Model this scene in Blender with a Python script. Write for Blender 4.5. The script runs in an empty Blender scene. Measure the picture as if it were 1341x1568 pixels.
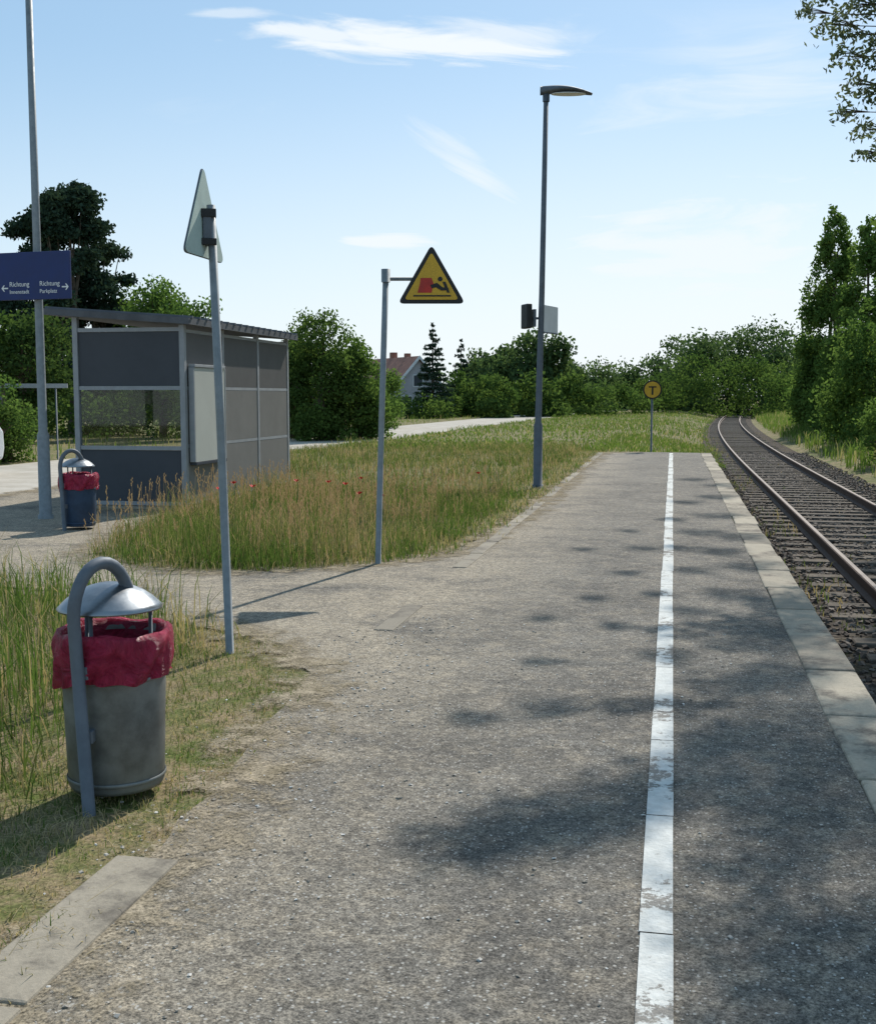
import bpy, bmesh, math, random
import numpy as np
from mathutils import Vector, Matrix
from mathutils.geometry import delaunay_2d_cdt
rng=np.random.default_rng(7); random.seed(7)
scene=bpy.context.scene
scene.view_settings.view_transform='Standard'
try: scene.view_settings.look='None'
except Exception: pass
# world frame: +Y runs along the platform, +X towards the track. Site-survey frame is turned 11.25 deg.
A=math.radians(11.25); CA,SA=math.cos(A),math.sin(A)
def W(x,y,z=0.0): return Vector((x*CA-y*SA, x*SA+y*CA, z))
EYE=1.6
# ------------------------------------------------------------------ node helpers
def new_mat(name):
    m=bpy.data.materials.new(name); m.use_nodes=True
    nt=m.node_tree; nt.nodes.clear(); return m,nt
def N(nt,t): return nt.nodes.new(t)
def L(nt,a,b): nt.links.new(a,b)
def mth(nt,op,a,b=None,c=None,clamp=False):
    n=nt.nodes.new('ShaderNodeMath'); n.operation=op; n.use_clamp=clamp
    for i,v in enumerate((a,b,c)):
        if v is None: continue
        if isinstance(v,(int,float)): n.inputs[i].default_value=v
        else: nt.links.new(v,n.inputs[i])
    return n.outputs[0]
def mixc(nt,f,a,b,blend='MIX'):
    n=nt.nodes.new('ShaderNodeMix'); n.data_type='RGBA'; n.blend_type=blend; n.clamp_factor=True
    for i,v in ((0,f),(6,a),(7,b)):
        if isinstance(v,(int,float)): n.inputs[i].default_value=v
        elif isinstance(v,tuple): n.inputs[i].default_value=(v+(1,))[:4]
        else: nt.links.new(v,n.inputs[i])
    return n.outputs[2]
def noise(nt,vec,scale,detail=4,rough=.55,dist=0):
    n=N(nt,'ShaderNodeTexNoise'); n.inputs['Scale'].default_value=scale; n.inputs['Detail'].default_value=detail
    n.inputs['Roughness'].default_value=rough; n.inputs['Distortion'].default_value=dist
    if vec is not None: L(nt,vec,n.inputs['Vector'])
    return n.outputs['Fac']
def rng_map(nt,v,a,b,c=0.,d=1.,smooth=True):
    n=nt.nodes.new('ShaderNodeMapRange'); n.interpolation_type='SMOOTHSTEP' if smooth else 'LINEAR'
    L(nt,v,n.inputs[0])
    for i,x in enumerate((a,b,c,d)): n.inputs[i+1].default_value=x
    return n.outputs[0]
def geo_pos(nt): return N(nt,'ShaderNodeNewGeometry').outputs['Position']
def finish(nt,col,rough=.8,metal=0.,bump=None,bstr=.3,bdist=.01,spec=.3):
    p=N(nt,'ShaderNodeBsdfPrincipled'); o=N(nt,'ShaderNodeOutputMaterial')
    if isinstance(col,tuple): p.inputs['Base Color'].default_value=(col+(1,))[:4]
    else: L(nt,col,p.inputs['Base Color'])
    if isinstance(rough,(int,float)): p.inputs['Roughness'].default_value=rough
    else: L(nt,rough,p.inputs['Roughness'])
    p.inputs['Metallic'].default_value=metal; p.inputs['Specular IOR Level'].default_value=spec
    if bump is not None:
        b=N(nt,'ShaderNodeBump'); b.inputs['Strength'].default_value=bstr; b.inputs['Distance'].default_value=bdist
        L(nt,bump,b.inputs['Height']); L(nt,b.outputs[0],p.inputs['Normal'])
    L(nt,p.outputs[0],o.inputs[0]); return p
def mat_simple(name,col,rough=.6,metal=0.,var=.25,scale=6.,spec=.4,bstr=.1):
    m,nt=new_mat(name); tc=N(nt,'ShaderNodeTexCoord').outputs['Object']
    n=noise(nt,tc,scale,6,.65)
    c=mixc(nt,rng_map(nt,n,.3,.7),tuple(x*(1-var) for x in col),tuple(min(1,x*(1+var)) for x in col))
    r=rng_map(nt,n,.2,.8,max(0,rough-.1),min(1,rough+.12))
    finish(nt,c,r,metal,n if bstr else None,bstr,.003,spec); return m
def mat_matte(name,col,var=.05,scale=2.):
    m,nt=new_mat(name); tc=N(nt,'ShaderNodeTexCoord').outputs['Object']; n=noise(nt,tc,scale,6,.65)
    c=mixc(nt,rng_map(nt,n,.3,.7),tuple(x*(1-var) for x in col),tuple(x*(1+var) for x in col))
    d=N(nt,'ShaderNodeBsdfDiffuse'); L(nt,c,d.inputs[0]); o=N(nt,'ShaderNodeOutputMaterial'); L(nt,d.outputs[0],o.inputs[0]); return m
def mat_leaf(name,dark,light,trans=.35,straw=None):
    m,nt=new_mat(name)
    at=N(nt,'ShaderNodeAttribute'); at.attribute_name='tint'
    rp=N(nt,'ShaderNodeNewGeometry').outputs['Random Per Island']
    f=mth(nt,'ADD',mth(nt,'MULTIPLY',at.outputs['Fac'],.7),mth(nt,'MULTIPLY',rp,.3),clamp=True)
    c=mixc(nt,f,dark,light)
    if straw:
        pn=noise(nt,geo_pos(nt),.9,3)
        s=mth(nt,'ADD',rp,rng_map(nt,pn,.3,.7,-.4,.4))
        c=mixc(nt,rng_map(nt,s,straw[1]-.1,straw[1]+.1),c,straw[0])
    d=N(nt,'ShaderNodeBsdfDiffuse'); t=N(nt,'ShaderNodeBsdfTranslucent'); L(nt,c,d.inputs[0])
    c3=mixc(nt,1.0,c,(1.45,1.45,1.0),'MULTIPLY'); L(nt,c3,t.inputs[0])
    mx=N(nt,'ShaderNodeMixShader'); mx.inputs[0].default_value=trans
    L(nt,d.outputs[0],mx.inputs[1]); L(nt,t.outputs[0],mx.inputs[2])
    o=N(nt,'ShaderNodeOutputMaterial'); L(nt,mx.outputs[0],o.inputs[0]); return m
# ------------------------------------------------------------------ mesh helpers
class M:
    def __init__(s): s.v=[];s.q=[];s.m=[];s.t=[];s.n=0
    def add(s,v,q,mat=0,tint=.5):
        v=np.asarray(v,dtype=np.float32).reshape(-1,3); q=np.asarray(q,dtype=np.int32).reshape(-1,4)
        s.v.append(v); s.q.append(q+s.n); s.m.append(np.full(len(q),mat,np.int32))
        t=np.asarray(tint,dtype=np.float32)
        s.t.append(np.full(len(v),float(t),np.float32) if t.ndim==0 else t); s.n+=len(v)
    def build(s,name,mats,parent=None,smooth=False):
        v=np.concatenate(s.v);q=np.concatenate(s.q);mi=np.concatenate(s.m);t=np.concatenate(s.t)
        me=bpy.data.meshes.new(name); me.vertices.add(len(v)); me.vertices.foreach_set('co',v.ravel())
        me.loops.add(len(q)*4); me.loops.foreach_set('vertex_index',q.ravel())
        me.polygons.add(len(q)); me.polygons.foreach_set('loop_start',np.arange(0,len(q)*4,4,dtype=np.int32))
        for m in mats: me.materials.append(m)
        me.polygons.foreach_set('material_index',mi)
        me.polygons.foreach_set('use_smooth',np.full(len(q),bool(smooth)))
        a=me.attributes.new('tint','FLOAT','POINT'); a.data.foreach_set('value',t)
        me.update(calc_edges=True); me.validate()
        ob=bpy.data.objects.new(name,me); scene.collection.objects.link(ob)
        if parent: ob.parent=parent
        return ob
def tube_q(pts,radii,n=8,cap=True):
    pts=np.asarray(pts,float); k=len(pts)
    if np.isscalar(radii): radii=[radii]*k
    V=[];Q=[]; T=np.gradient(pts,axis=0) if k>2 else np.repeat((pts[1]-pts[0])[None],2,0)
    ref=np.array([1.,0.13,0.07]) if abs(T[0][2])>.5*np.linalg.norm(T[0]) else np.array([0,0,1.])
    for i in range(k):
        t=T[i]/(np.linalg.norm(T[i])+1e-9); a=ref-t*np.dot(ref,t); a/=np.linalg.norm(a)+1e-9; b=np.cross(t,a); ref=a
        for j in range(n):
            th=2*math.pi*j/n; V.append(pts[i]+radii[i]*(math.cos(th)*a+math.sin(th)*b))
    for i in range(k-1):
        for j in range(n): Q.append((i*n+j,i*n+(j+1)%n,(i+1)*n+(j+1)%n,(i+1)*n+j))
    if cap:
        for base,rr in ((0,0),((k-1)*n,k-1)):
            c=len(V); V.append(pts[rr])
            for j in range(0,n,2): Q.append((c,base+j,base+(j+1)%n,base+(j+2)%n))
    return np.array(V),np.array(Q)
BQ=np.array([(0,3,2,1),(4,5,6,7),(0,1,5,4),(1,2,6,5),(2,3,7,6),(3,0,4,7)])
def box_q(c,size,rz=0.):
    x,y,z=[d/2 for d in size]
    v=np.array([(-x,-y,-z),(x,-y,-z),(x,y,-z),(-x,y,-z),(-x,-y,z),(x,-y,z),(x,y,z),(-x,y,z)])
    R=np.array([(math.cos(rz),-math.sin(rz),0),(math.sin(rz),math.cos(rz),0),(0,0,1)])
    return v@R.T+np.asarray(c,float),BQ
def empty(name,loc=(0,0,0),rz=0.):
    e=bpy.data.objects.new(name,None); e.empty_display_size=.2; e.location=loc; e.rotation_euler=(0,0,rz)
    scene.collection.objects.link(e); return e
def tube(name,pts,r,mat,parent=None,n=12):
    m=M(); v,q=tube_q(pts,r,n); m.add(v,q); return m.build(name,[mat],parent,True)
def box(name,c,size,mat,parent=None,rz=0.,bev=.004):
    m=M(); v,q=box_q((0,0,0),size); m.add(v,q); o=m.build(name,[mat],parent)
    o.location=c; o.rotation_euler=(0,0,rz)
    if bev: b=o.modifiers.new('b','BEVEL'); b.width=bev; b.segments=2
    return o
def lathe(name,prof,mat,parent,loc=(0,0,0),segs=40,fn=None):
    V=[];Q=[]
    for i,(r,z) in enumerate(prof):
        for j in range(segs):
            th=2*math.pi*j/segs; rr,zz=(r,z) if fn is None else fn(r,z,th,i)
            V.append((rr*math.cos(th)+loc[0],rr*math.sin(th)+loc[1],zz+loc[2]))
    for i in range(len(prof)-1):
        for j in range(segs): Q.append((i*segs+j,i*segs+(j+1)%segs,(i+1)*segs+(j+1)%segs,(i+1)*segs+j))
    m=M(); m.add(V,Q); return m.build(name,[mat],parent,True)
def plate(name,pts,origin,xd,yd,th,mat,parent=None):
    xd=Vector(xd).normalized(); yd=Vector(yd).normalized(); n=xd.cross(yd); o=Vector(origin)
    bm=bmesh.new(); vs=[bm.verts.new(o+xd*p[0]+yd*p[1]) for p in pts]; f=bm.faces.new(vs)
    r=bmesh.ops.extrude_face_region(bm,geom=[f])
    for g in r['geom']:
        if isinstance(g,bmesh.types.BMVert): g.co+=n*th
    bmesh.ops.recalc_face_normals(bm,faces=bm.faces)
    me=bpy.data.meshes.new(name); bm.to_mesh(me); bm.free(); me.materials.append(mat)
    ob=bpy.data.objects.new(name,me); scene.collection.objects.link(ob)
    if parent: ob.parent=parent
    return ob
def round_poly(pts,r,n=5):
    out=[];k=len(pts)
    for i in range(k):
        p=Vector(pts[i]);a=(Vector(pts[i-1])-p).normalized();b=(Vector(pts[(i+1)%k])-p).normalized()
        ang=a.angle(b); d=r/math.tan(ang/2); p0=p+a*d; p1=p+b*d
        for j in range(n+1):
            t=j/n; out.append(tuple(p0*(1-t)**2+p*2*t*(1-t)+p1*t*t))
    return out
def in_poly(x,y,poly):
    c=np.zeros(len(x),bool); j=len(poly)-1
    for i in range(len(poly)):
        xi,yi=poly[i];xj,yj=poly[j]
        if yi!=yj: c^=((yi>y)!=(yj>y))&(x<(xj-xi)*(y-yi)/(yj-yi)+xi)
        j=i
    return c
# ------------------------------------------------------------------ terrain
def curve(t):
    t=np.asarray(t,float); a=np.clip(t-30,0,180); return a*a/2600+np.clip(t-210,0,None)*(360/2600)
def zg(u,t):
    u=np.asarray(u,float); t=np.asarray(t,float)
    near=np.interp(u,[-1e4,1.0,1.05,4.6,6.5,1e4],[0,0,-.5,-.5,-.15,-.1])
    far=np.interp(u,[-1e4,-1.2,1.2,4.6,6.5,1e4],[0,-.02,-.5,-.5,-.15,-.1])
    k=np.clip((t-34)/1.0,0,1); return near*(1-k)+far*k
asph_poly0=[(.785,-4),(.785,34.1),(-.9,34.3),(-2.0,33.6),(-1.98,20),(-2.0,14.6),(-2.15,11.6),(-2.75,10.75),(-3.6,10.1),(-4.5,9.95),(-5.7,10.7),(-6.1,12.2),(-6.45,14.2),(-6.75,15.3),(-8.4,15.45),(-8.6,20.4),(-10.7,21.5),
 (-10.7,10.6),(-8,9.8),(-5,8.75),(-3.4,7.65),(-2.9,7.42),(-2.4,7.1),(-2.02,6.4),(-1.93,5.6),(-1.82,4.65),(-1.72,3.4),(-1.70,-4)]
def jag(poly,skip,amp=.05):
    out=[]
    for i in range(len(poly)):
        a=np.array(poly[i]);b=np.array(poly[(i+1)%len(poly)]); out.append(tuple(a))
        if i in skip: continue
        d=np.linalg.norm(b-a);k=int(d/.15); nrm=np.array([-(b-a)[1],(b-a)[0]])/d; off=0
        for j in range(1,k):
            off=off*.75+rng.normal(0,amp*.6); out.append(tuple(a+(b-a)*j/k+nrm*off*min(1,j/3,(k-j)/3)))
    return out
asph_poly=jag(asph_poly0,{0,27},.04)
def flat_poly(name,poly,z,mat):
    vs,_,fs,_,_,_=delaunay_2d_cdt([Vector((float(p[0]),float(p[1]))) for p in poly],[],[list(range(len(poly)))],1,1e-6)
    me=bpy.data.meshes.new(name); me.from_pydata([(v[0],v[1],z) for v in vs],[],[tuple(f) for f in fs]); me.update()
    me.materials.append(mat)
    o=bpy.data.objects.new(name,me); scene.collection.objects.link(o); return o
def sheet(name,us,ts,dz,mat):
    us=np.array(us,float); ts=np.array(ts,float); U,T=np.meshgrid(us,ts)
    Z=zg(U,T)+dz; X=U+curve(T); v=np.stack([X,T,Z],-1).reshape(-1,3); nu=len(us)
    q=[(j*nu+i,j*nu+i+1,(j+1)*nu+i+1,(j+1)*nu+i) for j in range(len(ts)-1) for i in range(nu-1)]
    m=M(); m.add(v,q); return m.build(name,[mat])
m_ground,nt=new_mat('ground_soil_grass'); P=geo_pos(nt)
n1=noise(nt,P,.35,5); n2=noise(nt,P,3.2,7,.78); n3=noise(nt,P,60,4,.8)
c=mixc(nt,rng_map(nt,n1,.35,.65),(.095,.125,.035),(.15,.15,.065))
c=mixc(nt,rng_map(nt,n2,.42,.60),c,(.25,.20,.125))
c=mixc(nt,.75,c,mixc(nt,rng_map(nt,n3,.3,.7),(.3,.27,.24),(1.6,1.5,1.4)),'MULTIPLY')
finish(nt,c,.95,0,None,.5,.01,.1)
def asphalt(name,paint=False):
    m,nt=new_mat(name); P=geo_pos(nt)
    sx=N(nt,'ShaderNodeSeparateXYZ'); L(nt,P,sx.inputs[0])
    n0=noise(nt,P,.35,4,.6,.8); n1=noise(nt,P,.9,6,.65,.6); n2=noise(nt,P,6,6,.75); n3=noise(nt,P,110,3,.85); n4=noise(nt,P,30,5,.85)
    v=N(nt,'ShaderNodeTexVoronoi'); v.inputs['Scale'].default_value=70; L(nt,P,v.inputs['Vector'])
    vc=N(nt,'ShaderNodeSeparateColor'); L(nt,v.outputs['Color'],vc.inputs[0])
    c=mixc(nt,rng_map(nt,n1,.3,.7),(.105,.098,.089),(.175,.162,.143))
    c=mixc(nt,rng_map(nt,n0,.45,.65,0,.45),c,(.095,.088,.08))
    edge=rng_map(nt,sx.outputs[0],-.5,-2.1,0,.75)
    dust=mth(nt,'ADD',rng_map(nt,n2,.42,.70,0,.5),mth(nt,'MULTIPLY',edge,rng_map(nt,n1,.28,.58)),clamp=True)
    c=mixc(nt,dust,c,(.30,.258,.20))
    c=mixc(nt,.9,c,mixc(nt,rng_map(nt,n3,.3,.7),(.28,.28,.28),(1.72,1.68,1.62)),'MULTIPLY')
    c=mixc(nt,.85,c,mixc(nt,rng_map(nt,n4,.3,.7),(.42,.42,.42),(1.55,1.55,1.52)),'MULTIPLY')
    st=mth(nt,'MULTIPLY',mth(nt,'GREATER_THAN',vc.outputs[0],.86),rng_map(nt,v.outputs['Distance'],.45,.25))
    c=mixc(nt,mth(nt,'MULTIPLY',st,.65),c,(.48,.46,.42))
    if paint:
        w1=noise(nt,P,13,6,.75); w2=noise(nt,P,1.3,2)
        th=mth(nt,'ADD',w1,rng_map(nt,w2,.35,.7,-.16,.08))
        k=rng_map(nt,th,.50,.56)
        dirty=mixc(nt,noise(nt,P,30,4),(.42,.42,.39),(.78,.78,.74))
        c=mixc(nt,k,dirty,mixc(nt,.5,c,(.34,.32,.29)))
    h=mth(nt,'ADD',n3,mth(nt,'MULTIPLY',v.outputs['Distance'],.5))
    finish(nt,c,.9,0,h,.6,.006,.2); return m
m_asph=asphalt('worn_asphalt'); m_paint=asphalt('worn_white_paint',True)
m_dust,nt=new_mat('sand_and_straw_dust'); P=geo_pos(nt); at=N(nt,'ShaderNodeAttribute'); at.attribute_name='tint'
n1=noise(nt,P,2.6,7,.76,.4); n3=noise(nt,P,80,4,.8); n2=noise(nt,P,9,5,.7)
c=mixc(nt,rng_map(nt,n2,.35,.65),(.20,.17,.12),(.34,.29,.215)); c=mixc(nt,.8,c,mixc(nt,rng_map(nt,n3,.3,.7),(.4,.4,.4),(1.6,1.55,1.5)),'MULTIPLY')
a_=rng_map(nt,mth(nt,'ADD',mth(nt,'ADD',n1,mth(nt,'MULTIPLY',n3,.45)),at.outputs['Fac']),1.08,1.28)
b1=N(nt,'ShaderNodeBsdfDiffuse'); L(nt,c,b1.inputs[0]); b2=N(nt,'ShaderNodeBsdfTransparent'); mx=N(nt,'ShaderNodeMixShader'); L(nt,a_,mx.inputs[0]); L(nt,b2.outputs[0],mx.inputs[1]); L(nt,b1.outputs[0],mx.inputs[2]); o_=N(nt,'ShaderNodeOutputMaterial'); L(nt,mx.outputs[0],o_.inputs[0])
m_road,nt=new_mat('sandy_road'); P=geo_pos(nt); n2=noise(nt,P,1.2,6,.65); n3=noise(nt,P,40,4,.7)
c=mixc(nt,rng_map(nt,n2,.3,.7),(.38,.34,.28),(.50,.46,.40)); c=mixc(nt,.5,c,mixc(nt,n3,(.5,.5,.5),(1.4,1.4,1.4)),'MULTIPLY')
finish(nt,c,.95,0,n3,.4,.01,.1)
m_kerb,nt=new_mat('concrete_kerb'); P=geo_pos(nt); n2=noise(nt,P,1.6,7,.75); n3=noise(nt,P,60,4,.7)
at=N(nt,'ShaderNodeAttribute'); at.attribute_name='tint'
c=mixc(nt,at.outputs['Fac'],(.24,.21,.165),(.43,.375,.29)); c=mixc(nt,rng_map(nt,n2,.46,.62),c,(.15,.13,.105))
c=mixc(nt,.6,c,mixc(nt,n3,(.5,.5,.5),(1.4,1.4,1.4)),'MULTIPLY'); finish(nt,c,.9,0,n3,.5,.006,.2)
m_ball,nt=new_mat('track_ballast'); P=geo_pos(nt)
v=N(nt,'ShaderNodeTexVoronoi'); v.inputs['Scale'].default_value=16; L(nt,P,v.inputs['Vector'])
n2=noise(nt,P,1.5,5,.6); vs=N(nt,'ShaderNodeSeparateColor'); L(nt,v.outputs['Color'],vs.inputs[0])
c=mixc(nt,vs.outputs[0],(.035,.027,.022),(.11,.09,.075)); c=mixc(nt,rng_map(nt,n2,.45,.7,0,.7),c,(.10,.08,.045))
finish(nt,c,.95,0,v.outputs['Distance'],1,.05,.1)
m_stone,nt=new_mat('stone_chips'); at=N(nt,'ShaderNodeAttribute'); at.attribute_name='tint'
c=mixc(nt,at.outputs['Fac'],(.055,.041,.033),(.22,.185,.155)); finish(nt,c,.9)
m_grit,nt=new_mat('pale_grit'); at=N(nt,'ShaderNodeAttribute'); at.attribute_name='tint'
c=mixc(nt,at.outputs['Fac'],(.25,.22,.18),(.68,.65,.6)); finish(nt,c,.9)

Us=[-900,-400,-150,-80,-50,-30,-20,-15,-10,-6,-3,-1.2,0,.95,1.0,1.05,1.2,2,3,4,4.6,5.4,6.5,10,20,40,80,160,400,900]
Ts=[-30,-10,0,5,10,15,20,25,30,33.9,34.0,35.0]+list(range(40,212,6))+[230,300,400,700,1200,2500]
ground=sheet('ground',Us,Ts,0,m_ground)
sheet('gravel_road',[-15.2,-12.8,-10.5],[-30,10,30]+list(range(36,212,6))+[260,330],.006,m_road)
sheet('track_bed',[1.1,1.6,2.75,4.0,4.5],[-10,10,30]+list(range(36,212,6))+[260,330],.02,m_ball)
flat_poly('platform_pavement',asph_poly,.012,m_asph)
pl=[]
seg=asph_poly0[2:27]+[(-1.70,.5)]
for a,b in zip(seg[:-1],seg[1:]):
    a=np.array(a);b=np.array(b);k=max(1,int(np.linalg.norm(b-a)/.35))
    for j in range(k): pl.append(a+(b-a)*j/k)
pl=np.array(pl)
for _ in range(3): pl[1:-1]=.25*pl[:-2]+.5*pl[1:-1]+.25*pl[2:]
tg_=np.gradient(pl,axis=0); nm_=np.stack([-tg_[:,1],tg_[:,0]],-1); nm_/=np.linalg.norm(nm_,axis=1)[:,None]
rows=[(-.40,.0,.0135),(-.15,.42,.0150),(.08,.5,.0158),(.35,.36,.0164),(.75,.0,.0168)]
V=np.stack([np.concatenate([pl+nm_*o,np.full((len(pl),1),z)],1) for o,_,z in rows],1)
V[:,:,2]+=(np.arange(len(pl))%5)[:,None]*.0003
nr=len(rows); Q=[(i*nr+j,i*nr+j+1,(i+1)*nr+j+1,(i+1)*nr+j) for i in range(len(pl)-1) for j in range(nr-1)]
m=M(); m.add(V.reshape(-1,3),Q,0,np.tile([f for _,f,_ in rows],len(pl))); m.build('sand_fringe',[m_dust])
m=M(); t=-3.0
while t<33.6:
    l=random.choice([.5,.8,1.0,1.3]); l=min(l,33.6-t); w=.050+random.uniform(-.002,.002); dx=random.uniform(-.004,.004)-.02
    m.add([(dx-w,t,.021),(dx+w,t,.021),(dx+w,t+l-.008,.021),(dx-w,t+l-.008,.021)],[(0,1,2,3)]); t+=l
m.build('platform_safety_line',[m_paint])
m=M(); t=-3.
while t<33.8:
    v,q=box_q((.925+random.uniform(-.014,.014),t+.5,-.243+random.uniform(-.007,.007)),(.285,.98,.53),random.uniform(-.01,.01)); m.add(v,q,0,random.uniform(.1,1)); t+=1.0
ob=m.build('platform_kerb',[m_kerb]); b=ob.modifiers.new('b','BEVEL'); b.width=.014; b.segments=2
m=M(); t=-2.35
while t<33.:
    near=t<3.5
    if near or (t>6.8 and random.random()<.75):
        x0=-1.74 if near else (-1.77 if t<7 else -1.9-.003*(t-7))
        wd=.23 if near else .14
        v,q=box_q((x0+random.uniform(-.01,.01),t+.5,-.022 if near else -.026),(wd,.975,.094+random.uniform(-.003,.003)),random.uniform(-.012,.012)); m.add(v,q,0,random.uniform(.35,.6) if near else random.uniform(.0,.5))
    t+=1.
ob=m.build('edging_stones',[m_kerb]); b=ob.modifiers.new('b','BEVEL'); b.width=.01; b.segments=2
# ------------------------------------------------------------------ track
m_rail,nt=new_mat('rail_steel'); P=geo_pos(nt); gn=N(nt,'ShaderNodeNewGeometry'); sn=N(nt,'ShaderNodeSeparateXYZ'); L(nt,gn.outputs['Normal'],sn.inputs[0]); sp=N(nt,'ShaderNodeSeparateXYZ'); L(nt,P,sp.inputs[0])
top=mth(nt,'MULTIPLY',mth(nt,'GREATER_THAN',sn.outputs[2],.95),mth(nt,'GREATER_THAN',sp.outputs[2],-.31))
c=mixc(nt,top,mixc(nt,noise(nt,P,8),(.04,.022,.014),(.10,.055,.035)),(.20,.17,.15))
p=finish(nt,c,.75,0); L(nt,mth(nt,'MULTIPLY',top,.35),p.inputs['Metallic'])
trk=empty('railway_track')
ts=np.concatenate([np.arange(-6,40,2.),np.arange(40,330,4.)])
prof=[(-.07,0),(.07,0),(.07,.012),(.012,.035),(.012,.12),(.036,.128),(.036,.155),(.024,.165),(-.024,.165),(-.036,.155),(-.036,.128),(-.012,.12),(-.012,.035),(-.07,.012)]
for nm,u0 in (('rail_near',2.02),('rail_far',3.52)):
    m=M(); V=[];Q=[]; k=len(prof)
    for t in ts:
        for a,b in prof: V.append((u0+a+float(curve(t)),t,-.455+b))
    for i in range(len(ts)-1):
        for j in range(k): Q.append((i*k+j,i*k+(j+1)%k,(i+1)*k+(j+1)%k,(i+1)*k+j))
    m.add(V,Q); m.build(nm,[m_rail],trk)
m_sleep=mat_simple('weathered_sleeper_wood',(.125,.105,.085),.9,0,.4,9,.1,.4)
m=M()
for i,t in enumerate(np.arange(-4,200,.62)):
    v,q=box_q((2.77+float(curve(t))+random.uniform(-.04,.04),t+random.uniform(-.02,.02),-.52+random.uniform(-.014,.005)),(2.5,.24,.14),random.uniform(-.015,.015)-math.atan(max(0,(t-30))/1300)); m.add(v,q)
ob=m.build('sleepers',[m_sleep],trk); b=ob.modifiers.new('b','BEVEL'); b.width=.01
def stones(name,x,y,z,smin,smax,mat,lo=0,hi=1,flat=.7):
    n=len(x); R=rng.normal(size=(n,3,3)); qm,_=np.linalg.qr(R)
    cube=np.array([(-1,-1,-1),(1,-1,-1),(1,1,-1),(-1,1,-1),(-1,-1,1),(1,-1,1),(1,1,1),(-1,1,1)],float)*.5
    sz=rng.uniform(smin,smax,(n,1,1))*rng.uniform(.5,1,(n,1,3)); V=cube[None]*sz*rng.uniform(.7,1.1,(n,8,1))
    V=np.einsum('nij,nkj->nki',qm,V); V[:,:,2]*=flat; V+=np.stack([x,y,z],-1)[:,None]
    Q=(BQ[None]+8*np.arange(n)[:,None,None]); m=M(); m.add(V.reshape(-1,3),Q.reshape(-1,4),0,np.repeat(rng.uniform(lo,hi,n)**1.5,8)); return m.build(name,[mat])
n=20000; u=rng.uniform(1.12,4.7,n); t=5+40*rng.uniform(0,1,n)**1.4
stones('ballast_stones',u+curve(t),t,zg(u,t)+.028,.03,.07,m_stone)
n=5000; t=2.2+12*rng.uniform(0,1,n)**2; x=rng.uniform(-1.75,.75,n)
stones('loose_gravel',x,t,np.full(n,.013),.003,.008,m_grit,.0,1,.4)
n=700; t=2.2+6*rng.uniform(0,1,n); x=np.where(rng.random(n)<.6,rng.normal(-1.7,.25,n),rng.uniform(-1.7,.7,n))
stones('loose_gravel',x,t,np.full(n,.015),.007,.017,m_grit,.0,1,.5)
# ------------------------------------------------------------------ grass
g_green=mat_leaf('grass_green',(.05,.095,.022),(.13,.19,.05),.4,((.32,.26,.14),.78))
g_mix=mat_leaf('grass_meadow',(.07,.11,.028),(.15,.19,.06),.36,((.32,.25,.145),.62))
g_far=mat_leaf('grass_meadow_far',(.08,.135,.028),(.15,.215,.055),.4,((.30,.27,.14),.85))
g_dry=mat_leaf('grass_dry',(.13,.14,.05),(.30,.24,.14),.3,((.44,.36,.22),.42))
def blades(name,x,y,z,h,w,mat,lean=.35,tint=None):
    n=len(x); a=rng.uniform(0,2*np.pi,n); d=np.stack([np.cos(a),np.sin(a),0*a],-1); b=rng.uniform(0,2*np.pi,n)
    l=np.stack([np.cos(b),np.sin(b),0*b],-1)*(rng.uniform(.1,1,n)*lean*h)[:,None]
    hz=h*(1-.25*lean) if lean<1.2 else np.minimum(h*.08,.02)
    base=np.stack([x,y,z],-1); mid=base+l*.3+np.array([0,0,1])*(hz*.7)[:,None]; tip=base+l+np.array([0,0,1])*hz[:,None]
    W_=(d*w[:,None])
    V=np.stack([base-W_,base+W_,mid-W_*.8,mid+W_*.8,tip-W_*.12,tip+W_*.12],1)
    Q=np.array([(0,1,3,2),(2,3,5,4)])[None]+6*np.arange(n)[:,None,None]
    if tint is None: tint=rng.uniform(0,1,n)
    m=M(); m.add(V.reshape(-1,3),Q.reshape(-1,4),0,np.repeat(tint,6)); return m.build(name,[mat])
ap=[tuple(p) for p in asph_poly0]
def patchy(x,y,s):
    return .5+.5*np.sin(x*s+1.3*np.sin(y*s*.7+2))*np.sin(y*s*1.1+1.7*np.sin(x*s*.6))
def field(name,n,xr,yr,h0,h1,w,mat,yp=1.,exclude=True,clump=2.,lean=.35,cond=None,fill=.3,ej=.05,z_add=0.):
    t=yr[0]+(yr[1]-yr[0])*rng.uniform(0,1,n)**yp; u=rng.uniform(xr[0],xr[1],n)
    k=rng.random(n)<(fill+(1-fill)*patchy(u,t,clump)*patchy(u+7,t+3,clump*2.7)**.5)
    x=u+curve(t)
    if exclude: k&=~in_poly(x+rng.normal(0,ej,n),t+rng.normal(0,ej,n),ap)
    k&=~((u>-15.1)&(u<-10.6)); k&=~((x>-8.5)&(x<-6.6)&(t>15.4)&(t<20.3))
    if cond is not None: k&=cond(x,t)
    u,t,x=u[k],t[k],x[k]; hh=rng.uniform(h0,h1,len(x))*(.5+.7*patchy(u+3,t,clump*.6)); ww=w*rng.uniform(.6,1.3,len(x))
    tint=np.clip(rng.uniform(0,.6,len(x))+.4*patchy(u,t+5,clump*.4),0,1)
    return blades(name,x,t,zg(u,t)+z_add,hh,ww,mat,lean,tint)
field('tall_grass',9500,(-7,-2.65),(3.6,9.2),.22,.64,.0038,g_green,1.,True,2.5,.55,lambda x,t:(x<-2.55-.14*(t-4)),.3)
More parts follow.
